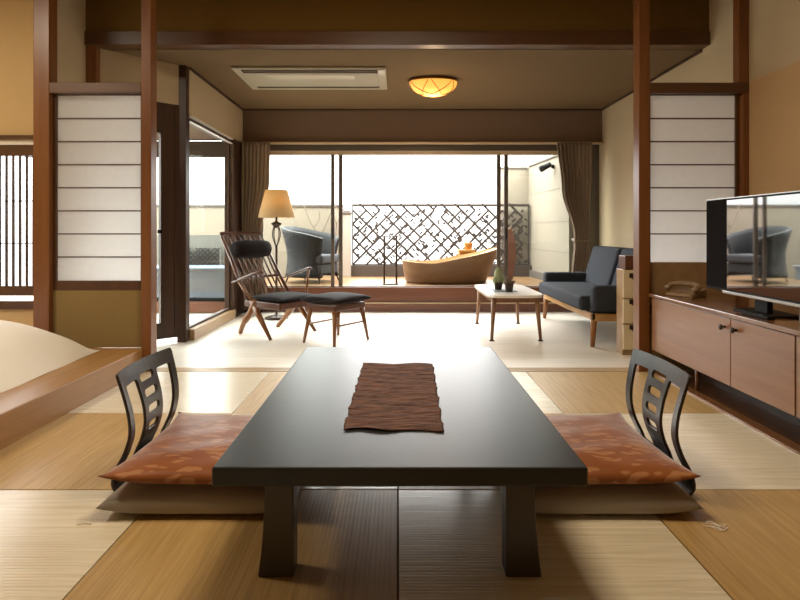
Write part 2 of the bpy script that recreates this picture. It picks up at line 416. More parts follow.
struct('trim_9', B((-2.51, -2.43, 4.5, 4.58, 0, 2.49)), M['post'], 'corner post behind the left paper screen', 'post', bevel=.003)
struct('trim_10', B((-1.985, -1.905, 5.03, 5.12, 0, 2.49)), M['dark'], 'dark post beside the oblique door', 'post', bevel=.003)
struct('trim_11', B((-1.99, -1.88, 6.42, 6.9, .0, 2.06), (-1.90, -1.66, 6.88, 6.9, 0, 2.06)), M['dark'], 'dark corner post beside the left curtain', 'post', bevel=.003)
# ceiling-wall dark reveal lines
struct('trim_12', B((2.485, 2.5, 4.6, 6.86, 2.47, 2.49), (-1.9, -1.885, 5.1, 6.86, 2.47, 2.49), (-1.9, 2.5, 6.845, 6.86, 2.475, 2.49)), M['dark'], 'thin dark moulding round the veranda ceiling', 'moulding')
struct('trim_13', B((-1.9, 2.5, 6.82, 6.90, 2.065, 2.085)), M['thr'], 'pale curtain-rail strip under the taupe wall band', 'trim')
# alcove mouldings
struct('trim_14', B((-4.2, -2.597, 4.26, 4.3, 1.70, 1.73)), M['beam'], 'wooden picture rail in the bed alcove', 'rail', bevel=.002)

# step to the garden window
bm = B((-1.88, 2.5, 6.9, 7.06, 0, .105, 0), (-1.88, 2.5, 6.895, 7.06, .105, .118, 1), (-1.88, 2.5, 6.93, 7.06, .118, .30, 0))  # pale middle strip: light caught on the sill edge, painted as colour
struct('trim_15', bm, [M['step'], M['thr']], 'reddish wooden step beneath the garden window', 'step', bevel=.003)
# sill under side window
struct('trim_16', B((-2.02, -1.86, 5.12, 6.42, 0, .10)), M['sill'], 'pale wooden sill beneath the side window', 'sill', bevel=.004)
struct('trim_17', B((1.792, 1.85, -1.5, 3.98, 0, .012)), M['cabtop'], 'thin board along the right edge of the tatami', 'trim')

# bed platform
struct('trim_18', B((-4.2, -1.82, -1.5, 4.03, -.06, .16)), M['plat'], 'raised wooden bed platform with a smooth brown edge', 'platform', bevel=.006)

# ---------- shoji screens
def shoji(name, x0, x1, z0, z1, label, koshi=None):
    r = sroot(name, ((x0+x1)/2, 4.03, z0), label, 'door')
    cx = (x0+x1)/2; a, b = x0-cx, x1-cx; h = z1-z0
    st = .024
    bt = .07
    k0 = bt if koshi is None else koshi-z0
    link('frame', B((a, a+st, 0, .03, 0, h), (b-st, b, 0, .03, 0, h), (a+st, b-st, 0, .03, h-.004, h), (a+st, b-st, 0, .03, 0, bt)), M['frame'], r, bevel=.002)
    link('paper', B((a+st, b-st, .017, .019, k0, h-.004)), M['paper'], r)
    bars = bmesh.new(); step = .1665; z = h-.004-step
    while z > k0+.05:
        box(bars, a+st, b-st, .006, .017, z-.0045, z+.0045); z -= step
    link('lattice_bars', bars, M['bar'], r)
    if koshi is not None:
        link('lower_board', B((a+st, b-st, .008, .02, bt, k0)), M['sill'], r)
    return r
shoji('door_1', -2.483, -1.829, .572, 1.982, 'paper screen on the left between two wooden posts')
shoji('door_2', 1.793, 2.456, .40, 1.982, 'paper screen on the right behind the television', koshi=.775)

# ---------- alcove lattice window
r = sroot('window_1', ((wx0+wx1)/2, 4.28, wz0), 'backlit paper window with vertical wooden bars in the bed alcove', 'window')
w = (wx1-wx0)/2; h = wz1-wz0
link('frame', B((-w, -w+.08, 0, .05, 0, h), (w-.012, w, 0, .05, 0, h), (-w+.08, w-.012, 0, .05, h-.078, h), (-w+.08, w-.012, 0, .05, .105, .18), (-w+.08, w-.012, 0, .05, 0, .065)), M['beam'], r, bevel=.002)
link('paper', B((-w+.08, w-.012, .03, .032, .18, h-.078)), M['paperb'], r)
bm = bmesh.new(); x = w-.03
while x > -w+.09:
    box(bm, x-.005, x+.005, .005, .025, .18, h-.078); x -= .052
for z in (.18+.325, .18+.65): box(bm, -w+.08, w-.012, .012, .028, z-.003, z+.003)
link('bars', bm, M['dark'], r)
link('lower_strip', B((-w+.08, w-.012, .03, .033, .065, .105)), M['paperb'], r)
struct('trim_19', B((-4.2, -2.61, 4.285, 4.3, 1.66, 1.70)), M['white'], 'pale strip above the barred paper window', 'trim')

# ---------- oblique door
r = sroot('door_3', (-2.45, 4.55, 0), 'dark narrow door with a tall glass pane beside the left post', 'door', math.radians(45))
link('frame', B((.0, .06, .0, .05, .05, 2.13), (.52, .64, .0, .05, .05, 2.13), (.64, .70, -.005, .055, .05, 2.13), (.06, .52, 0, .05, 1.86, 2.13), (.06, .52, 0, .05, .05, .19)), M['dark'], r, bevel=.003)
link('pane', B((.06, .52, .02, .026, .19, 1.86)), M['glass'], r)
link('latch', B((.49, .525, -.014, 0, .98, 1.01)), M['black'], r)

# ---------- side window of the veranda (plane X=-1.94)
r = sroot('window_2', (-1.94, 5.77, .1), 'side window of the veranda, left of the dark corner post', 'window')
link('frame', B((-.02, .02, -.65, .65, 0, .02), (-.02, .02, -.65, .65, 1.90, 1.96), (-.01, .01, -.65, -.63, .02, 1.90), (-.01, .01, .63, .65, .02, 1.90)), M['dark'], r, bevel=.002)
link('pane', B((-.004, .004, -.61, .61, .03, 1.90)), M['glass'], r)
link('track', B((.0, .055, -.65, .65, 1.945, 1.957)), M['white'], r)
link('track', B((.02, .045, -.65, .65, 1.90, 1.908)), M['white'], r)

# ---------- garden window
r = sroot('window_3', (0.3, 6.99, .30), 'wide garden window with sliding glass doors', 'window')
def gx(px, Y=6.99): return (px-398)*Y/560-.3
H = 1.785
link('frame', B((1.98, 2.2, -.03, .05, .012, H-.085), (-2.17, 2.2, -.03, .05, H-.085, H), (-2.17, 2.2, -.02, .05, 0, .012)), M['wframe'], r, bevel=.002)
link('head_strip', B((-2.17, 2.2, -.01, .04, H-.135, H-.085)), M['thr'], r)
for i, (a, b) in enumerate(((331, 334.5), (338.5, 342.5), (497, 501), (504, 508))):
    y = .0 if i in (0, 3) else .025
    s = link('door_stile', B((gx(a), gx(b), y-.012, y+.012, .012, H-.135)), M['wframe'], r, bevel=.002)
link('pane', B((-2.17, gx(331), -.004, .004, .012, H-.135)), M['glass'], r)
link('pane', B((gx(508), 2.2, -.004, .004, .012, H-.135)), M['glass'], r)
for px in (333, 506):
    link('handle', T([(gx(px), -.015, .60), (gx(px), -.03, .62), (gx(px), -.03, .72), (gx(px), -.015, .74)], .006, 8), M['black'], r)

# ================================================================== OUTSIDE
struct('garden_deck', B((-1.97, 2.1, 7.06, 8.72, .22, .30), (-4.6, -1.97, 7.0, 8.72, -.1, -.02)), M['deck'], 'wooden deck around the bath', 'deck')
struct('balcony_floor', B((-4.6, -1.98, 4.42, 7.0, -.1, -.008)), M['stone'], 'pale stone balcony floor outside the side window', 'floor')
# cream garden walls
bm = B((-4.6, -.86, 8.72, 8.85, -.1, 1.38, 0), (-4.6, -.86, 8.70, 8.87, 1.38, 1.41, 1))
struct('garden_wall', bm, [M['outwall'], M['cap']], 'low cream garden wall behind the outdoor armchair', 'wall')
bm = PR([(2.05, 8.9), (2.05, 8.75), (2.155, 7.06), (3.2, 7.06), (3.2, 8.9)], 'Z', .2, 2.0); box(bm, 1.62, 2.05, 8.80, 8.9, .2, 1.98)
struct('garden_wall.001', bm, M['outwall'], 'tall cream garden wall right of the bath', 'wall')
def side_strip(bm, z0, z1, o_):
    prism(bm, [(2.06, 8.78), (2.05-o_, 8.78), (2.155-o_, 7.06), (2.17, 7.06)], 'Z', z0, z1)
bm = bmesh.new(); side_strip(bm, 2.0, 2.025, .02); box(bm, 1.60, 2.03, 8.78, 8.92, 1.98, 2.005)
for z in (1.56, 1.12, .72): side_strip(bm, z, z+.006, .003)
side_strip(bm, .30, .40, .05)
struct('garden_wall_coping', bm, M['cap'], 'grey coping and joints of the tall garden wall', 'coping')
# lattice fence: dark kerb + frame + diagonal lattice
LX0, LX1, LZ0, LZ1, LY = -.71, 2.03, .47, 1.415, 8.66
struct('garden_kerb', B((-.86, 2.05, 8.58, 8.72, .28, .47)), M['basewall'], 'dark kerb beneath the lattice screen', 'kerb')
f = thing('lattice_screen', 'openwork diagonal lattice screen standing behind the wooden bath', 'screen', ((LX0+LX1)/2, LY, LZ0))
hx = (LX1-LX0)/2; hh = LZ1-LZ0
link('frame', B((-hx, hx, -.03, .03, hh-.035, hh), (-hx, hx, -.02, .02, 0, .02), (-hx, -hx+.015, -.02, .02, .02, hh-.025), (hx-.02, hx, -.02, .02, .02, hh-.025)), M['lattice'], f)
bm = bmesh.new(); c = .105; q = 0
def bar(p, d, w):
    (x0, z0), (x1, z1) = p, d
    L_ = math.hypot(x1-x0, z1-z0); nx, nz = -(z1-z0)/L_*w/2, (x1-x0)/L_*w/2
    prism(bm, [(x0+nx, z0+nz), (x0-nx, z0-nz), (x1-nx, z1-nz), (x1+nx, z1+nz)], 'Y', -.012+random.uniform(-.001, .001), .012)
n = int(2*hx/c)
for i in range(n+1):
    for j in range(int(hh/c)+1):
        if (i+j) % 2: continue
        x0 = -hx+.01+i*c; z0 = .01+j*c
        for (dx, dz, pr) in ((1, 1, .9), (1, -1, .84)):
            x1, z1 = x0+dx*c, z0+dz*c
            if random.random() < pr and x1 < hx and 0 < z1 < hh: bar((x0, z0), (x1, z1), .030)
for i in range(n+1):
    for j in range(int(hh/c)+1):
        for q in range(2):
            x0 = -hx+.02+i*c+random.uniform(.01, .09); z0 = .02+j*c+random.uniform(.0, .08)
            if random.random() > .72 or x0 > hx-.06 or z0 > hh-.07: continue
            s_ = random.choice((-1, 1)); l_ = random.uniform(.025, .05)
            bar((x0, z0), (x0+l_, z0+s_*l_ if z0+s_*l_ > .01 else z0+l_), random.uniform(.018, .032))
link('lattice_bars', bm, M['lattice'], f)
f = thing('trellis', 'small lattice panel seen low through the side window', 'screen', (-3.02, 8.66, .44))
bm = bmesh.new()
for i in range(7):
    for j in range(4):
        x0 = -.26+i*.075; z0 = j*.075
        if random.random() < .85: bar((x0, z0), (x0+.075, z0+.075), .014)
        if random.random() < .85: bar((x0+.075, z0), (x0, z0+.075), .014)
link('lattice_bars', bm, M['lattice'], f)
link('frame', B((-.28, .28, -.015, .015, -.44, 0), (-.28, .28, -.015, .015, .30, .315), (-.28, -.265, -.015, .015, 0, .30), (.265, .28, -.015, .015, 0, .30)), M['outwall'], f)
# pillar
p = thing('stone_pillar', 'short pale stone pillar at the left end of the lattice screen', 'pillar', (-.785, 8.6, .30))
link('shaft', B((-.065, .065, -.065, .065, 0, .96)), M['pillar'], p, bevel=.004)
link('cap', B((-.08, .08, -.08, .08, .96, .99), (-.05, .05, -.05, .05, .99, 1.02)), M['cap'], p, bevel=.004)
# balcony balustrade left
b_ = thing('glass_balustrade', 'low glass balustrade with black bottom rail outside the side window', 'balustrade', (-2.9, 6.9, 0))
link('kerb', B((-.9, .88, -.05, .05, 0, .135)), M['step'], b_)
link('bottom_rail', B((-.9, .88, -.03, .03, .135, .18)), M['black'], b_)
link('pane', B((-.9, .88, -.005, .005, .18, .95)), M['glassb'], b_)
link('post', B((.02, .04, -.01, .01, .18, .95)), M['bluestone'], b_)
tag(link('planter', B((-4.5, -2.05, 7.6, 8.2, -.02, .46), (-4.52, -2.03, 7.58, 8.22, .46, .50)), M['bluestone'], bevel=.01), 'long grey planter behind the glass balustrade', 'planter')
struct('balcony_roof', B((-4.6, -1.99, 5.35, 6.95, 2.12, 2.2, 0), (-4.6, -1.99, 6.85, 6.95, 1.91, 2.10, 1)), [M['wall_mauve'], M['basewall']], 'eave and dark header over the side balcony', 'eave')
struct('eave', B((-2.0, 2.6, 7.0, 7.35, 2.10, 2.16)), M['wall_mauve'], 'shallow eave above the garden window', 'eave')

# wooden bath (slipper shape)
t = thing('wooden_bath', 'oval wooden soaking bath with one raised end on the deck', 'bath', (.70, 7.62, .30))
def tubmesh(inner):
    bm = bmesh.new(); N = 56; hl, hw = .66, .34
    def rim(u): # u -1..1 left to right
        s = (u+1)/2
        return .30-.05*math.sin(min(1, s/.55)*PI)*.6 + .17*max(0, (s-.30)/.70)**1.7
    rings = []
    lv = 10
    for k in range(lv+1):
        t_ = k/lv; ring = []
        for i in range(N):
            a = 2*PI*i/N
            cu, su = math.cos(a), math.sin(a)
            ex = abs(cu)**.85*(1 if cu > 0 else -1)
            f = (.80+.20*t_**.8)
            fr = (.74+.30*t_**1.1) if cu > 0 else (.88+.10*t_**.6)
            off = -.02 if inner else 0
            x = ex*(hl+off)*fr; y = su*(hw+off)*f
            z = (.03 if inner else 0) + t_*(rim(ex)-(.03 if inner else 0))
            ring.append(bm.verts.new((x, y, z)))
        rings.append(ring)
    for k in range(lv):
        for i in range(N): bm.faces.new((rings[k][i], rings[k][(i+1) % N], rings[k+1][(i+1) % N], rings[k+1][i]))
    bm.faces.new(rings[0])
    return bm, rings, N, lv
bm, ro, N, lv = tubmesh(False); top_o = [v.co.copy() for v in ro[lv]]; link('shell', bm, M['tub'], t, True)
bm, ri, N, lv = tubmesh(True); top_i = [v.co.copy() for v in ri[lv]]; link('basin', bm, M['tubin'], t, True)
bm = bmesh.new()
A = [bm.verts.new(p) for p in top_o]; Bv = [bm.verts.new(p+Vector((0, 0, .0))) for p in top_i]
A2 = [bm.verts.new(p+Vector((0, 0, .012))) for p in top_o]; B2 = [bm.verts.new(p+Vector((0, 0, .012))) for p in top_i]
for i in range(N):
    j = (i+1) % N
    bm.faces.new((A[i], A[j], A2[j], A2[i])); bm.faces.new((A2[i], A2[j], B2[j], B2[i])); bm.faces.new((B2[i], B2[j], Bv[j], Bv[i])); bm.faces.new((A[i], Bv[i], Bv[j], A[j]))
link('rim', bm, M['tubin'], t)
# bath stool behind
s = thing('bath_stool', 'small golden wooden bucket stand behind the bath', 'stool', (1.0, 8.22, .30))
link('top', B((-.12, .12, -.10, .10, .40, .43)), M['gold'], s, bevel=.003)
link('side_panel', B((-.11, -.085, -.09, .09, 0, .40)), M['gold'], s)
link('side_panel', B((.085, .11, -.09, .09, 0, .40)), M['gold'], s)
link('front_panel', B((-.085, .085, -.085, -.07, .15, .40)), M['gold'], s)
bm = LA([(.05, 0), (.065, .09), (.068, .10), (.06, .10), (.045, .01)], 20)
k = tag(link('wooden_bucket', bm, M['gold'], None, True), 'tiny wooden bucket on top of the stand behind the bath', 'bucket'); k.location = (1.03, 8.2, .73)
# towel rack
s = thing('towel_rack', 'thin dark metal towel rack standing left of the bath', 'rack', (-.02, 7.35, .30))
bm = bmesh.new()
for x in (-.16, -.0, ):
    tube(bm, [(x, 0, 0), (x, 0, .63)], .013, 8)
link('upright', bm, M['iron'], s)
link('top_bar', T([(-.20, 0, .63), (.06, 0, .63)], .006, 8), M['iron'], s)
link('lower_bar', T([(-.16, 0, .25), (0, 0, .25)], .005, 8), M['iron'], s)
link('foot', B((-.18, .02, -.08, .08, 0, .012)), M['iron'], s)
# flat red-brown upright shape at right
tag(link('brown_shape', PR([(1.57, .30), (1.66, .30), (1.71, .62), (1.70, .85), (1.64, 1.06), (1.575, 1.02)], 'Y', 8.1, 8.13), M['redbrown'], bevel=.01), 'tall red-brown shape standing behind the right sliding door', 'board')
# spotlight on wall
s = thing('wall_spotlight', 'small black spotlight on the tall garden wall', 'spotlight', (2.115, 7.6, 1.875))
link('mount', T([(0, 0, 0), (-.03, 0, 0)], .028, 12), M['black'], s)
link('arm', T([(-.02, 0, 0), (-.07, -.01, 0)], .008, 8), M['black'], s)
link('head', T([(-.05, -.01, .03), (-.19, -.03, -.04)], [.035, .045], 14), M['black'], s, True)
# bare shrub
s = tag(link('bare_shrub', (lambda bm: (tube(bm, sm([(0, 0, 0), (.02, 0, .3), (-.05, 0, .62), (-.17, 0, .82), (-.30, 0, 1.13)], 4), [.016]*4+[.013]*4+[.011]*4+[.008]*4+[.006], 7),
     tube(bm, sm([(-.04, 0, .6), (.05, .02, .8), (.12, 0, .95), (.16, 0, 1.1)], 4), [.009]*4+[.007]*4+[.006]*4+[.004], 6),
     tube(bm, sm([(-.12, 0, .76), (-.05, .03, .88), (-.04, 0, 1.0)], 4), [.007]*4+[.005]*4+[.003], 6),
     tube(bm, sm([(0, 0, .05), (.18, .03, .5), (.22, 0, .8), (.34, 0, 1.06)], 4), [.01]*4+[.008]*4+[.006]*4+[.004], 6),
     tube(bm, sm([(.22, 0, .8), (.18, 0, .95), (.2, 0, 1.12)], 4), [.007]*4+[.005]*4+[.003], 6), bm)[-1])(bmesh.new()), M['branch'], None, True),
     'bare leafless shrub growing behind the outdoor armchair', 'shrub')
s.location = (-1.15, 8.5, .30)
# outdoor armchair
s = thing('outdoor_armchair', 'charcoal tub armchair on the deck outside the glass', 'armchair', (-1.18, 7.72, .30), math.radians(-22))
def ushell(off, z0=.08, thick=.0):
    bm = bmesh.new(); N = 30; K = 10; g = []
    for i in range(N+1):
        a = math.radians(40+280*i/N); ca, sa = math.cos(a), math.sin(a)
        bk = (1-ca)/2   # 1 at back
        top = .56+.20*bk**.8; row = []
        for k in range(K+1):
            t_ = k/K; z = z0+(top-z0)*t_
            waist = .86+.34*(abs(t_-.42)**1.6)*1.3
            rx, ry = (.37+off)*waist, (.34+off)*waist
            sx = abs(ca)**.8*(1 if ca > 0 else -1); sy = abs(sa)**.8*(1 if sa > 0 else -1)
            row.append(bm.verts.new((sx*rx-.04*bk*t_, sy*ry, z)))
        g.append(row)
    for i in range(N):
        for k in range(K): bm.faces.new((g[i][k], g[i+1][k], g[i+1][k+1], g[i][k+1]))
    return bm
o = link('shell', ushell(0), M['wicker'], s, True); md = o.modifiers.new('solid', 'SOLIDIFY'); md.thickness = .035
link('seat_base', B((-.26, .27, -.25, .25, .12, .26)), M['wicker'], s, bevel=.02)
link('seat_cushion', (lambda b: b)(B((-.25, .30, -.25, .25, .26, .38))), M['seatgrey'], s, bevel=.03)
for (x, y) in ((.24, .24), (.24, -.24), (-.24, .22), (-.24, -.22)):
    link('leg', T([(x*.95, y*.95, .14), (x*1.12, y*1.12, 0)], [.014, .009], 8), M['iron'], s)

# ================================================================== VERANDA THINGS
# curtains
def curtain(edges, Y, folds, tie=None):
    bm = bmesh.new(); NU = 90; rows_ = []
    zs = [2.06-i*(2.06-.06)/40 for i in range(41)]
    for z in zs:
        x0, x1 = edges(z); row = []
        for i in range(NU+1):
            u = i/NU; amp = .03*(.6+.4*math.sin(3*u+z)); w_ = abs(x1-x0)
            row.append(bm.verts.new((x0+(x1-x0)*u+.006*math.sin(2*PI*folds*u*2+1), Y+amp*math.sin(2*PI*folds*u+.6*math.sin(z*2))*min(1, .5+w_), z)))
        rows_.append(row)
    for a, b in zip(rows_[:-1], rows_[1:]):
        for i in range(NU): bm.faces.new((a[i], a[i+1], b[i+1], b[i]))
    return bm
def itp(tab, z):
    for (z0, v0), (z1, v1) in zip(tab[:-1], tab[1:]):
        if z0 >= z >= z1:
            t_ = (z0-z)/(z0-z1); t_ = t_*t_*(3-2*t_); return v0+(v1-v0)*t_
    return tab[-1][1]
YC = 6.70
def cx_(px): return (px-398)*YC/560
rt = [(2.1, cx_(557)), (1.5, cx_(562)), (.95, cx_(574)), (.85, cx_(574)), (0.05, cx_(567))]
rr = [(2.1, cx_(592)), (.9, cx_(589)), (0.05, cx_(594))]
s = thing('curtain', 'taupe curtain tied back at the right end of the garden window', 'curtain', (0, 0, 0))
s.location = (2.1, YC, 0)
def off(bm, dx, dy=0, dz=0):
    bmesh.ops.translate(bm, verts=bm.verts, vec=(-dx, -dy, -dz)); return bm
o = link('fabric', off(curtain(lambda z: (itp(rt, z), itp(rr, z)), YC, 9), 2.1, YC), M['curtain'], s, True)
o.modifiers.new('solid', 'SOLIDIFY').thickness = .004
link('tieback', off(T([(cx_(574)-.01, YC-.06, .89), ((cx_(574)+cx_(589))/2, YC-.075, .87), (cx_(589)+.01, YC-.06, .89), (cx_(589)+.01, YC+.05, .90), (cx_(574)-.01, YC+.05, .90), (cx_(574)-.01, YC-.06, .89)], .015, 8, flat=.4), 2.1, YC), M['curtain'], s)
lt = [(2.1, cx_(270)), (1.6, cx_(269)), (1.15, cx_(263)), (.9, cx_(260)), (0.05, cx_(268))]
ll = [(2.1, cx_(240)), (0.05, cx_(243))]
s = thing('curtain', 'taupe curtain hanging behind the floor lamp', 'curtain', (-1.75, YC, 0))
o = link('fabric', off(curtain(lambda z: (itp(ll, z), itp(lt, z)), YC, 8), -1.75, YC), M['curtain'], s, True)
o.modifiers.new('solid', 'SOLIDIFY').thickness = .004

# air conditioner
s = thing('ceiling_air_conditioner', 'long beige air conditioner set flush in the veranda ceiling', 'air conditioner', (-.81, 5.44, 2.49))
link('casing', B((-.70, .70, -.38, .38, -.022, 0)), M['ac'], s, bevel=.006)
link('louvre', B((-.62, .62, -.345, -.29, -.030, -.022), (-.62, .62, -.275, -.262, -.030, -.022)), M['acd'], s)
link('front_panel', B((-.62, .62, -.245, .20, -.028, -.022)), M['ac'], s, bevel=.003)
link('reflection_patch', B((-.42, .40, -.21, -.05, -.032, -.028)), M['acl'], s, bevel=.002)  # paler patch: bright reflection on the front panel, put into the colour
link('rear_slot', B((-.62, .62, .26, .30, -.028, -.022)), M['acd'], s)
link('sensor', B((.63, .69, -.36, -.20, -.03, -.022)), M['acl'], s)

# ceiling lamp
s = thing('ceiling_lamp', 'glowing amber glass bowl lamp on the veranda ceiling', 'lamp', (.345, 5.50, 2.49))
link('base', LA([(.20, -.035), (.235, -.03), (.24, -.012), (.22, 0)], 40, sy=.62), M['brass'], s, True)
bowl = [(.235, -.03)]+[(.235*math.cos(a), -.03-.14*math.sin(a)) for a in [PI/2*i/12 for i in range(1, 13)]]
bowl[-1] = (0, -.17)
link('bowl', LA(bowl, 40, sy=.62), M['lampglow'], s, True)
for ang in (20, 80, 140, 200, 260, 320):
    pts = []
    for i in range(15):
        a = math.radians(ang) + math.radians(70)*(i/14-.5)*1.6
        e = .06+1.05*abs(math.sin(PI*i/14))**.8
        e = min(e, 1.25); rr_ = .238*math.cos(e); pts.append((rr_*math.cos(a), .62*rr_*math.sin(a), -.03-.143*math.sin(e)))
    link('rib', T(pts, .0035, 6), M['brass'], s)

# floor lamp
s = thing('floor_lamp', 'floor lamp with cream cone shade and iron stem near left curtain', 'lamp', (-1.385, 6.38, 0))
link('base', LA([(0, 0), (.13, 0), (.135, .015), (.10, .03), (.03, .045), (0.012, .06), (0, .06)], 28), M['iron'], s, True)
link('pole', T([(0, 0, .04), (0, 0, .84)], .013, 10), M['iron'], s)
bm = bmesh.new()
for k in range(4):
    a = PI/4+k*PI/2; ca, sa = math.cos(a), math.sin(a)
    tube(bm, sm([(0.008*ca, .008*sa, .83), (.045*ca, .045*sa, .92), (.05*ca, .05*sa, .99), (.02*ca, .02*sa, 1.08)], 5), .006, 7)
link('cage', bm, M['iron'], s, True)
link('finial', LA([(0, 1.03), (.022, 1.045), (.055, 1.075), (.06, 1.09), (.03, 1.10), (.012, 1.115), (.012, 1.18), (0, 1.18)], 20), M['iron'], s, True)
bm = bmesh.new(); lathe(bm, [(.205, 1.155), (.125, 1.465)], 40)
for f_ in [f_ for f_ in bm.faces if len(f_.verts) > 4]: bm.faces.remove(f_)
o = link('lamp_shade', bm, M['shade'], s, True); o.modifiers.new('solid', 'SOLIDIFY').thickness = .003
link('shade_ring', T([(-.125, 0, 1.455), (.125, 0, 1.455)], .003, 6), M['iron'], s)
link('bulb', LA([(0, 1.20), (.02, 1.21), (.035, 1.26), (.03, 1.30), (0, 1.32)], 14), M['lampglow'], s, True)

# -------------------- lounge chair
fd = Vector((.81, -.58)); ang = math.atan2(fd.y, fd.x)
lc = thing('lounge_chair', 'reclining wooden spindle-back lounge chair with dark cushion', 'chair', (-1.19, 5.50, 0), ang)
W = .27
for s_ in (-1, 1):
    y = s_*W
    link('rear_leg', T(sm([(.02, y, .34), (-.06, y, .23), (-.16, y, .12), (-.26, y*.88, 0)], 4), [.036]*4+[.032]*4+[.024]*4+[.014], 10), M['chairz'], lc, True)
    link('front_leg', T([(-.04, y, .34), (.07, y*1.03, .20), (.24, y*1.07, 0)], [.032, .028, .014], 10), M['chairz'], lc, True)
    link('arm', T(sm([(-.30, y*1.12, .50), (-.16, y*1.2, .535), (.06, y*1.2, .605), (.16, y*1.15, .625)], 5), [.013]*5+[.022]*5+[.024]*5+[.012], 10, flat=.55, up=(0, 1, 0)), M['chair'], lc, True)
    link('arm_support', T([(.12, y*1.16, .61), (.12, y*1.05, .34)] if s_ > 0 else [(-.20, y*1.16, .525), (-.02, y*1.05, .34)], [.012, .014], 8), M['chairz'], lc, True)
    link('seat_rail', B((-.13, .36, y-.018, y+.018, .28, .34)), M['chair'], lc, bevel=.006)
    link('back_post', T([(-.07, y*1.0, .30), (-.29, y*.98, .60), (-.535, y*.93, .955)], [.018, .016, .013], 10), M['chair'], lc, True)
link('front_rail', B((.325, .355, -W, W, .28, .34)), M['chair'], lc, bevel=.006)
link('rear_rail', B((-.14, -.105, -W, W, .28, .34)), M['chair'], lc, bevel=.006)
link('seat_panel', B((-.11, .33, -W+.02, W-.02, .305, .317)), M['chair'], lc)
link('top_rail', T(sm([(-.525, -.275, .975), (-.545, -.13, .975), (-.55, 0, .975), (-.545, .13, .975), (-.525, .275, .975)], 5), [.010]+[.017]*19+[.010], 10, flat=.6), M['chair'], lc, True)
link('lumbar_rail', T([(-.25, -W*.96, .54), (-.27, 0, .54), (-.25, W*.96, .54)], .013, 8), M['chair'], lc)
for i in range(8):
    y = -W+.05+i*(2*W-.10)/7
    link('spindle', T([(-.09, y, .32), (-.31, y*1.0, .62), (-.54, y*1.02, .965)], [.007, .0095, .006], 8), M['chair'], lc, True)
bm = pillow(.25, .26, .355, .045, .035, 16, .02, pw=.4); bmesh.ops.translate(bm, verts=bm.verts, vec=(.12, 0, 0)); link('seat_cushion', bm, M['cush'], lc, True)
bm = bmesh.new()
pts = [(0, -.23, 0), (0, -.225, 0), (0, -.2, 0), (0, -.1, 0), (0, 0, 0), (0, .1, 0), (0, .2, 0), (0, .225, 0), (0, .23, 0)]
tube(bm, [Vector((-.38, 0, .815))+Vector(p) for p in pts], [.03, .055, .082, .092, .092, .092, .082, .055, .03], 18)
link('head_pillow', bm, M['cush'], lc, True)
# ottoman
ot = thing('footstool', 'low wooden footstool with dark cushion before the lounge chair', 'footstool', (-.56, 5.09, 0), ang)
for (x, y) in ((-.17, -.22), (.17, -.22), (-.17, .22), (.17, .22)):
    link('leg', T([(x*.82, y*.82, .33), (x*1.08, y*1.05, 0)], [.024, .012], 10), M['chairz'], ot, True)
link('apron', B((-.16, .16, -.205, -.18, .30, .35), (-.16, .16, .18, .205, .30, .35), (-.17, -.145, -.205, .205, .30, .35), (.145, .17, -.205, .205, .30, .35)), M['chair'], ot, bevel=.005)
link('stretcher', T([(-.155, -.2, .17), (-.155, .2, .17)], .009, 8), M['chairz'], ot)
link('stretcher', T([(.155, -.2, .17), (.155, .2, .17)], .009, 8), M['chairz'], ot)
link('seat_cushion', pillow(.22, .25, .385, .05, .035, 18, .02, pw=.4), M['cush'], ot, True)

# -------------------- coffee table
ct = thing('coffee_table', 'low coffee table with pale rounded top and splayed wooden legs', 'table', (1.075, 5.57, 0))
poly = []
for i in range(48):
    a = 2*PI*i/48; ca, sa = math.cos(a), math.sin(a)
    e = .28
    poly.append((.265*abs(ca)**e*(1 if ca > 0 else -1)*(1-.06*abs(sa)**3), .53*abs(sa)**e*(1 if sa > 0 else -1)))
link('tabletop', PR(poly, 'Z', .395, .42), M['white'], ct, bevel=.004)
link('apron', B((-.20, .20, -.45, -.425, .345, .395), (-.20, .20, .425, .45, .345, .395), (-.21, -.19, -.45, .45, .345, .395), (.19, .21, -.45, .45, .345, .395)), M['tleg'], ct, bevel=.003)
for (x, y) in ((-.195, -.44), (.195, -.44), (-.195, .44), (.195, .44)):
    l_ = link('leg', T([(x, y, .39), (x*1.14, y*1.08, .006)], [.025, .013], 10), M['tleg'], ct, True)
    link('foot_pad', T([(x*1.14, y*1.08, 0), (x*1.14, y*1.08, .010)], [.026, .018], 14), M['iron'], l_)
tr = tag(link('small_tray', B((-.11, .11, -.10, .10, 0, .006)), M['bluestone'], bevel=.002), 'flat slate tray under the potted plants', 'tray'); tr.location = (1.03, 5.44, .42)
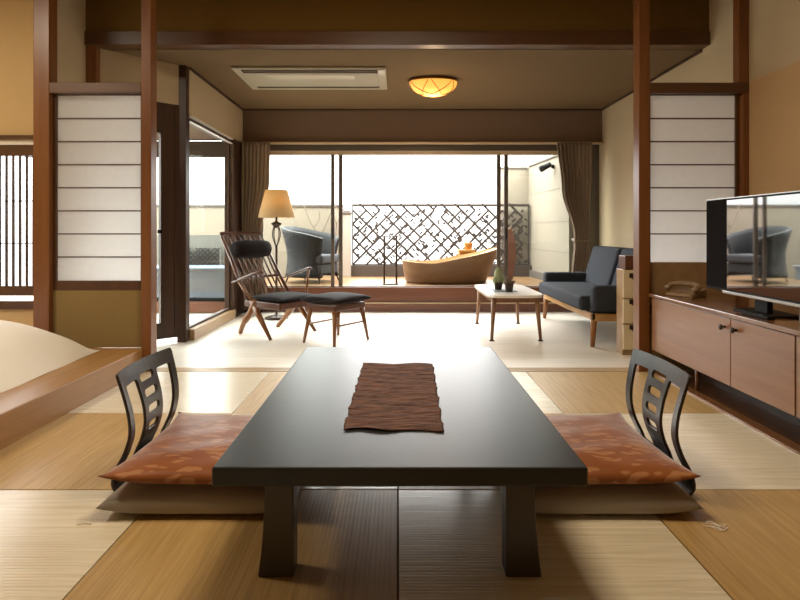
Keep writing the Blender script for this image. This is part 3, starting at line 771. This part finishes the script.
def plant(name, x, y, kind, label):
    p = thing(name, label, 'plant', (x, y, .426), 0)
    link('pot', LA([(0, 0), (.032, 0), (.042, .065), (.045, .07), (.038, .07), (.036, .06), (0, .06)], 20), M['pot'], p, True)
    bm = bmesh.new()
    if kind:
        for (dx, dy, r_, h_) in ((0, 0, .042, .17), (.035, .01, .026, .10), (-.032, -.01, .024, .085)):
            prof = [(0, .055)]+[(r_*math.sin(PI*(i+.8)/9)**.6, .055+h_*i/8) for i in range(0, 8)]+[(0, .055+h_)]
            lathe(bm, prof, 14, cx=dx, cy=dy)
    else:
        for i in range(26):
            a = random.uniform(0, 2*PI); e = random.uniform(.3, 1.4); l_ = random.uniform(.05, .085)
            d = Vector((math.cos(a)*math.cos(e), math.sin(a)*math.cos(e), math.sin(e)))
            tube(bm, [Vector((0, 0, .06)), Vector((0, 0, .06))+d*l_*.6, Vector((0, 0, .06))+d*l_], [.005, .011, .002], 6)
    link('foliage', bm, M['cactus'] if kind else M['cactus2'], p, True)
    return p
plant('potted_cactus', .985, 5.50, True, 'tall pale green cactus in a dark pot on the coffee table')
plant('potted_succulent', 1.06, 5.34, False, 'bushy brownish succulent in a dark pot nearer the table edge')

# -------------------- sofa (faces -X), X 1.65..2.42, Y 4.78..6.5
sf = thing('sofa', 'charcoal two-seat sofa on wooden legs along the right wall', 'sofa', (2.03, 5.62, 0))
link('base_rail', B((-.36, -.33, -.80, .82, .23, .29), (-.36, .36, -.80, -.77, .22, .29), (-.36, .36, .79, .82, .22, .29), (.33, .36, -.80, .82, .22, .29)), M['sofaw'], sf, bevel=.004)
for (x, y) in ((-.33, -.76), (-.33, .78), (.33, -.76), (.33, .78)):
    link('leg', T([(x, y, .27), (x*1.06, y*1.03, 0)], [.034, .018], 10), M['sofal'], sf, True)
link('seat_base', B((-.35, .36, -.78, .80, .26, .32)), M['sofa'], sf, bevel=.01)
def rbox(x0, x1, y0, y1, z0, z1, r_=.03):
    return B((x0, x1, y0, y1, z0, z1))
link('seat_cushion', B((-.44, .22, -.715, .725, .30, .43)), M['sofa'], sf, bevel=.035, seg=3)
def shear(bm, x0, z0, k):
    for v in bm.verts: v.co.x += (v.co.z-z0)*k
    return bm
link('back_cushion', shear(B((.06, .19, .03, .80, .36, .83)), 0, .36, .30), M['sofa'], sf, bevel=.03)
link('back_cushion', shear(B((.06, .19, -.78, -.02, .36, .83)), 0, .36, .30), M['sofa'], sf, bevel=.03)
link('back_frame', shear(B((.19, .23, -.76, .80, .28, .78)), 0, .36, .30), M['sofa'], sf, bevel=.01)
link('armrest', B((-.36, .34, -.84, -.72, .30, .53)), M['sofa'], sf, bevel=.035, seg=3)
link('armrest', B((-.36, .34, .73, .86, .30, .53)), M['sofa'], sf, bevel=.035, seg=3)

# -------------------- drawer chest
dc = thing('drawer_chest', 'narrow cream chest of drawers with notched handles behind the right post', 'drawers', (2.01, 4.58, 0))
link('body', B((-.20, .20, -.06, .06, 0, .69)), M['sill'], dc, bevel=.004)
link('top', B((-.18, .205, -.07, .065, .69, .80)), M['chair'], dc, bevel=.004)
for (z0, z1) in ((.045, .245), (.255, .45), (.46, .685)):
    d_ = link('drawer', B((-.198, .198, -.078, -.06, z0, z1)), M['cream'], dc, bevel=.003)
    zz = z1 if z1 < .6 else .66
    link('handle_notch', PR([(-.15, zz), (.12, zz), (.12, zz-.065), (-.11, zz-.065), (-.13, zz-.04), (-.15, zz-.035)], 'Y', -.083, -.078), M['notch'], d_)

# ================================================================== MAIN ROOM
# low table
TY0, TY1, TH = 1.52, 3.11, .357
tb = thing('low_table', 'large black lacquered low table on tatami', 'table', (.005, (TY0+TY1)/2, 0))
hl = (TY1-TY0)/2
link('tabletop', B((-.512, .512, -hl, hl, TH-.052, TH)), M['lacq'], tb, bevel=.006, seg=3)
for sx in (-1, 1):
    for sy in (-1, 1):
        # outward flaring foot: polygon in X-Z, extruded along Y
        xi = .307*sx
        n_ = 8; outer = []
        for i in range(n_+1):
            t_ = i/n_; z = (TH-.052)*(1-t_); outer.append((sx*(.390+.020*t_**2.2), z))
        poly = [(xi, TH-.052)]+outer+[(xi, 0)]
        y0 = sy*(hl-.095); y1 = y0-sy*.07
        link('leg', PR(poly, 'Y', min(y0, y1), max(y0, y1)), M['lacleg'], tb, bevel=.004)
link('apron', B((-.36, .36, -hl+.14, -hl+.165, TH-.085, TH-.052), (-.36, .36, hl-.165, hl-.14, TH-.085, TH-.052), (-.365, -.335, -hl+.19, hl-.19, TH-.085, TH-.052), (.335, .365, -hl+.19, hl-.19, TH-.085, TH-.052)), M['lacleg'], tb)
# runner
bm = bmesh.new(); NX, NY = 30, 90; g = []
for j in range(NY+1):
    v = j/NY; y = 1.80+(2.70-1.80)*v
    el = .003*math.sin(41*v+1)+.002*math.sin(97*v); er = .003*math.sin(37*v)+.002*math.sin(83*v+2)
    x0 = -.178+.010*v+el; x1 = .146+.022*v+er; row = []
    for i in range(NX+1):
        u = i/NX
        z = TH+.0035+.0018*math.sin(v*190+1.5*math.sin(u*7+v*13))+.0015*math.sin(v*77+u*5)
        row.append(bm.verts.new((x0+(x1-x0)*u, y+.006*math.sin(u*6+v*3)+(.01*math.sin(u*11) if j in (0, NY) else 0), z)))
    g.append(row)
for j in range(NY):
    for i in range(NX): bm.faces.new((g[j][i], g[j][i+1], g[j+1][i+1], g[j+1][i]))
bmesh.ops.translate(bm, verts=bm.verts, vec=(0, -2.25, -TH))
o = link('table_runner', bm, M['runner'], None, True); o.location = (0, 2.25, TH)
o.modifiers.new('solid', 'SOLIDIFY').thickness = .0015
tag(o, 'crinkled brown cloth runner on the black table', 'table runner')
tag(o, 'crinkled brown cloth runner on the black table', 'table runner')

# floor chairs
def sheet():
    hw = .245
    path = sm([(.44, .012), (.22, .012), (0, .012), (-.045, .020), (-.064, .05), (-.055, .10), (-.026, .165), (-.010, .23), (-.014, .30), (-.034, .38), (-.062, .465)], 8)
    path = [Vector((p.x, 0, p.y)) if False else Vector((p[0], 0, p[1])) for p in [(q[0], q[1]) for q in path]]
    S = [0]
    for a, b in zip(path[:-1], path[1:]): S.append(S[-1]+(b-a).length)
    Ltot = S[-1]
    def at(s):
        s = max(0, min(Ltot-1e-6, s))
        for i in range(len(S)-1):
            if S[i] <= s <= S[i+1]:
                t_ = (s-S[i])/(S[i+1]-S[i]); return path[i].lerp(path[i+1], t_), (path[i+1]-path[i]).normalized()
    # v measured down from the top
    def ell(cx, cy, w_, h_, r_, n=5):
        pts = []
        for (sx, sy, a0) in ((1, 1, 0), (-1, 1, 90), (-1, -1, 180), (1, -1, 270)):
            for k in range(n+1):
                a = math.radians(a0+90*k/n); pts.append((cx+sx*(w_/2-r_)+r_*math.cos(a), cy+sy*(h_/2-r_)+r_*math.sin(a)))
        return pts
    def rpoly(P, r_, n=5):
        out = []
        for i in range(len(P)):
            p0, p, p1 = Vector(P[i-1]), Vector(P[i]), Vector(P[(i+1) % len(P)])
            a = p+(p0-p).normalized()*r_; b = p+(p1-p).normalized()*r_
            for k in range(n+1):
                t_ = k/n; out.append(tuple((1-t_)**2*a+2*t_*(1-t_)*p+t_*t_*b))
        return out
    V = lambda d: Ltot-d
    outer = rpoly([(-hw, V(0)), (hw, V(0)), (hw-.02, V(.25)), (hw-.01, V(.42)), (hw-.02, .02), (-hw+.02, .02), (-hw+.01, V(.42)), (-hw+.02, V(.25))], .018)
    holes = []
    for s_ in (-1, 1):
        P = [(s_*(hw-.042), V(.062)), (s_*.088, V(.062)), (s_*.070, V(.40)), (s_*(hw-.062), V(.40)), (s_*(hw-.060), V(.25))]
        if s_ < 0: P = P[::-1]
        holes.append(rpoly(P, .014))
    for k in range(4):
        d = .070+k*.066
        holes.append(ell(0, V(d), .120-.010*k, .034, .014))
    cu = bpy.data.curves.new('sheet', 'CURVE'); cu.dimensions = '2D'; cu.fill_mode = 'BOTH'; cu.extrude = .006
    for pl in [outer]+holes:
        sp = cu.splines.new('POLY'); sp.points.add(len(pl)-1); sp.use_cyclic_u = True
        for p, q in zip(sp.points, pl): p.co = (q[0], q[1], 0, 1)
    ob = bpy.data.objects.new('sheet_tmp', cu); C.objects.link(ob)
    dg = bpy.context.evaluated_depsgraph_get(); me = bpy.data.meshes.new_from_object(ob.evaluated_get(dg))
    bpy.data.objects.remove(ob); bpy.data.curves.remove(cu)
    bm = bmesh.new(); bm.from_mesh(me); bpy.data.meshes.remove(me)
    bmesh.ops.remove_doubles(bm, verts=bm.verts, dist=1e-5)
    s = .01
    while s < Ltot:
        bmesh.ops.bisect_plane(bm, geom=bm.verts[:]+bm.edges[:]+bm.faces[:], plane_co=(0, s, 0), plane_no=(0, 1, 0)); s += .012
    u = -.24
    while u < .245:
        bmesh.ops.bisect_plane(bm, geom=bm.verts[:]+bm.edges[:]+bm.faces[:], plane_co=(u, 0, 0), plane_no=(1, 0, 0)); u += .04
    for v in bm.verts:
        p, d = at(v.co.y); nrm = Vector((d.z, 0, -d.x))
        back = max(0, (v.co.y-(Ltot-.45))/.45)
        c_ = (.026*(v.co.x/hw)**2-.008)*back   # sides wrap forward
        w_ = v.co.z
        v.co = Vector((p.x+nrm.x*w_+c_, v.co.x, p.z+nrm.z*w_))
    return bm
bm = sheet()
back = bmesh.new()
zc = thing('floor_chair', 'black legless floor chair on the left of the low table, slotted back', 'chair', (-1.005, 2.33, 0), 0, 'black floor chairs')
# split the bent sheet into seat board and back panel
me = bpy.data.meshes.new('tmp'); bm.to_mesh(me)
b1 = bmesh.new(); b1.from_mesh(me); b2 = bmesh.new(); b2.from_mesh(me)
for bb, keep in ((b1, lambda f: f.calc_center_median().x < -.03 or f.calc_center_median().z > .03), (b2, lambda f: not (f.calc_center_median().x < -.03 or f.calc_center_median().z > .03))):
    bmesh.ops.delete(bb, geom=[f for f in bb.faces if not keep(f)], context='FACES')
bpy.data.meshes.remove(me); bm.free()
link('backrest', b1, M['zaisu'], zc); link('seat_board', b2, M['zaisu'], zc)
dup(zc, (1.035, 2.31, 0), PI, 'black legless floor chair on the right of the low table, slotted back')

# cushions
def cushion(name, label, loc, rz, bm, mat, group):
    o = link(name, bm, mat, None, True); o.location = loc; o.rotation_euler = (0, 0, rz)
    tag(o, label, 'cushion', group); return o
for s_, side, extra in ((-1, 'left', ''), (1, 'right', '')):
    cx = s_*.70 + (.015 if s_ > 0 else 0)
    cushion('floor_cushion', f'grey cotton cushion lying beneath the orange one on the {side}', (cx, 2.27, 0), 0,
            pillow(.34, .345, .024, .080, .022, 26, .04, tip=.022, seed=3+s_, pw=.30), M['grey'], 'grey floor cushions')
    cushion('floor_cushion', f'rust orange leaf-patterned cushion on the {side} floor chair', (cx-.01*s_, 2.275, 0), 0.02*s_,
            pillow(.345, .345, .122, .060, .022, 30, .05, tip=.03, seed=8+s_, wr=.004, pw=.42), M['orange'], 'orange floor cushions')
# stray thread tassel by the right cushion
bm = bmesh.new(); rnd = random.Random(5)
for i in range(6):
    x, y = rnd.uniform(-.01, .02), rnd.uniform(-.02, .02)
    tube(bm, sm([(x, y, .004), (x+.02, y-.012*rnd.random(), .006), (x+.035, y-.02, .003), (x+.055, y-.03*rnd.random(), .004)], 4), .0016, 5)
o = tag(link('thread_tassel', bm, M['duvet'], None, True), 'loose white thread tassel on the tatami by the right cushion', 'tassel'); o.location = (1.04, 1.90, 0)
bm = T(sm([(0, 0, .003), (.02, .008, .004), (.045, .006, .003)], 5), .002, 5)
o = tag(link('thread', bm, M['duvet'], None, True), 'short curled white thread on the tatami left of the cushions', 'thread'); o.location = (-1.09, 1.90, 0)

# bedding
bm = bmesh.new(); NX, NY = 60, 80; g = []
X0, X1, Y0, Y1 = -4.0, -2.09, 1.0, 3.93
def ss(t): t = max(0, min(1, t)); return t*t*(3-2*t)
for i in range(NX+1):
    row = []
    for j in range(NY+1):
        u = i/NX; v = j/NY; x = X0+(X1-X0)*u; y = Y0+(Y1-Y0)*v
        dx = X1-x; dy = Y1-y; dx0 = x-X0; dy0 = y-Y0
        k = (1-math.exp(-max(0, dx)/.24)) * (1-math.exp(-max(0, dy)/.10)) * ss(dx0/.2)*ss(dy0/.2)
        z = .162+.31*k + .006*k*math.sin(9*x+5*y)+.005*k*math.sin(14*y-6*x)+.008*math.exp(-((dx-.12)/.1)**2)*math.sin(12*y)
        xx = x-.05*ss(1-dx/.15)*math.sin(v*PI*2.2)*.6*(1 if dy > .1 else dy/.1)
        row.append(bm.verts.new((xx+3.0, y-2.5, z-.16)))
    g.append(row)
for i in range(NX):
    for j in range(NY): bm.faces.new((g[i][j], g[i+1][j], g[i+1][j+1], g[i][j+1]))
bt = [bm.verts.new(p) for p in ((X0+3, Y0-2.5, .001), (X1+3, Y0-2.5, .001), (X1+3, Y1-2.5, .001), (X0+3, Y1-2.5, .001))]
bm.faces.new(bt)
o = link('duvet', bm, M['duvet'], None, True); o.location = (-3.0, 2.5, .16)
tag(o, 'cream white duvet mounded on the wooden bed platform', 'duvet')

# TV cabinet
CX = 1.78; cy0, cy1 = 1.5, 3.94
cb = thing('media_cabinet', 'long low brown wooden cabinet under the television', 'cabinet', (2.13, (cy0+cy1)/2, 0))
cc = 2.13; cm = (cy0+cy1)/2
link('body', B((CX+.02-cc, 2.485-cc, cy0-cm, cy1-cm, .16, .535)), M['cab'], cb, bevel=.003)
link('top', B((CX-.012-cc, 2.487-cc, cy0-.01-cm, cy1+.01-cm, .535, .56)), M['cabtop'], cb, bevel=.004)
for (a, b_, kn) in ((3.0, 3.93, 3.05), (2.513, 2.995, 2.945), (1.51, 2.503, 1.6)):
    d_ = link('door', B((CX-cc, CX+.02-cc, a-cm, b_-cm, .168, .53)), M['cab'], cb, bevel=.002)
    kb = LA([(0, 0), (.008, 0), (.006, .012), (.016, .020), (.016, .028), (0, .031)], 16)
    bmesh.ops.rotate(kb, verts=kb.verts, cent=(0, 0, 0), matrix=Matrix.Rotation(-PI/2, 3, 'Y'))
    bmesh.ops.translate(kb, verts=kb.verts, vec=(CX-cc, kn-cm, .478))
    link('knob', kb, M['iron'], d_, True)
for (x, y) in ((1.87, 3.50), (1.87, 2.2), (2.40, 3.50), (2.40, 2.2)):
    link('leg', T([(x-cc, y-cm, .17), (x-cc, y-cm, 0)], [.016, .010], 10), M['cabtop'], cb, True)
link('plinth', B((2.05-cc, 2.46-cc, cy0+.1-cm, cy1-.06-cm, 0.0, .16)), M['dark'], cb)
# television
tv = thing('television', 'black flat television standing on the brown cabinet', 'television', (1.905, 2.94, .56))
link('casing', B((-.02, .04, -.48, .48, .095, .625)), M['black'], tv, bevel=.005)
link('speaker_panel', B((-.024, -.02, .265, .475, .11, .62)), M['softblack'], tv)
link('lower_trim', B((-.03, -.02, -.40, .30, .082, .098)), M['silver'], tv, bevel=.002)
link('screen', B((-.0245, -.020, -.47, .262, .108, .615)), M['screen'], tv)
link('top_edge', B((-.024, .041, -.48, .48, .625, .630)), M['silver'], tv)
st = link('stand', PR([(-.04, -.12), (.14, -.14), (.14, .20), (-.04, .18)], 'Z', .0, .012), M['black'], tv, bevel=.004)
link('neck', B((0, .03, -.05, .05, .014, .10)), M['black'], st)
# remote + box on the cabinet
o = tag(link('disc_player', B((-.13, .13, -.12, .12, 0, .075)), M['plug'], bevel=.006), 'grey box player on the cabinet right of the television stand', 'player'); o.location = (2.04, 2.55, .56)
rm = thing('remote_control', 'slim dark remote control lying before the television', 'remote', (1.835, 2.86, .56), .05)
link('body', B((-.02, .02, -.10, .10, 0, .016)), M['black'], rm, bevel=.004)
for i in range(3): link('button', B((-.006, .006, .05-.04*i-.006, .05-.04*i+.006, .016, .018)), M['silver'], rm)
# telephone
ph = thing('telephone', 'beige telephone handset on the far end of the cabinet', 'telephone', (1.94, 3.78, .56), .5)
link('body', PR([(-.08, 0), (.10, 0), (.10, .055), (-.08, .02)], 'Y', -.09, .09), M['phone'], ph, bevel=.006)
link('handset', T(sm([(-.05, -.10, .05), (.0, -.09, .075), (.02, 0, .085), (.0, .09, .075), (-.05, .10, .05)], 5), [.022]*5+[.016]*11+[.018]*4+[.022], 12), M['phone'], ph, True)
pts = []
for i in range(60):
    a = i*1.4; pts.append((-.07-.0018*i+.006*math.cos(a), -.10-.0010*i+0.003*math.sin(a), .012+.006*math.sin(a)))
link('cord', T(pts, .0025, 5), M['phone'], ph, True)
pts = []

# ================================================================== LIGHT
w = bpy.data.worlds.new('World'); sc.world = w; w.use_nodes = True
bg = w.node_tree.nodes['Background']; bg.inputs['Color'].default_value = (1, .985, .96, 1); bg.inputs['Strength'].default_value = 1.0
_nt = w.node_tree; _g = _nt.nodes.new('ShaderNodeTexCoord'); _sp = _nt.nodes.new('ShaderNodeSeparateXYZ'); _mr = _nt.nodes.new('ShaderNodeMapRange')
_mr.interpolation_type = 'SMOOTHSTEP'
_mr.inputs['From Min'].default_value = -.02; _mr.inputs['From Max'].default_value = .45; _mr.inputs['To Min'].default_value = 2.2; _mr.inputs['To Max'].default_value = 19
_nt.links.new(_g.outputs['Generated'], _sp.inputs[0]); _nt.links.new(_sp.outputs['Z'], _mr.inputs['Value']); _nt.links.new(_mr.outputs[0], bg.inputs['Strength'])
def area(loc, size, power, col, rot=(0, 0, 0), size_y=None, spread=None):
    l = bpy.data.lights.new('room_light', 'AREA'); l.energy = power; l.color = col; l.size = size
    if size_y: l.shape = 'RECTANGLE'; l.size_y = size_y
    o = bpy.data.objects.new('room_light', l); C.objects.link(o); o.location = loc; o.rotation_euler = rot
    return o
def point(loc, power, col, r_=.05):
    l = bpy.data.lights.new('lamp_light', 'POINT'); l.energy = power; l.color = col; l.shadow_soft_size = r_
    o = bpy.data.objects.new('lamp_light', l); C.objects.link(o); o.location = loc
WARM = (1, .82, .58)
area((0, 2.2, 2.95), .9, 52, WARM)               # unseen fill light added under the tatami room ceiling
area((-3.2, 2.4, 2.95), .6, 50, (1, .86, .66))   # unseen warm light added above the bed alcove
point((.345, 5.50, 2.26), 5, (1, .7, .38), .1)
point((-1.38, 6.38, 1.35), 1.1, (1, .78, .5), .03)

for (x, y, z, rot, sx_, sy_) in ((.3, 7.0, 1.15, (-PI/2, 0, 0), 4.2, 1.75),):
    l = area((x, y, z), sx_, 1, (1, 1, 1), rot, sy_); l.data.cycles.is_portal = True; l.name = 'window_portal'
# ================================================================== CAMERA
cam = bpy.data.cameras.new('Camera'); co = bpy.data.objects.new('Camera', cam); C.objects.link(co)
co.location = (0, 0, 1.0); co.rotation_euler = (PI/2, 0, 0)
cam.sensor_width = 36; cam.lens = 560/800*36; cam.shift_x = 2/800; cam.shift_y = -69/800
cam.clip_start = .05
sc.camera = co
sc.view_settings.view_transform = 'Standard'; sc.view_settings.look = 'None'
sc.view_settings.gamma = 1; sc.view_settings.exposure = 0; sc.view_settings.use_curve_mapping = False
sc.cycles.max_bounces = 10; sc.cycles.diffuse_bounces = 6; sc.cycles.transparent_max_bounces = 16
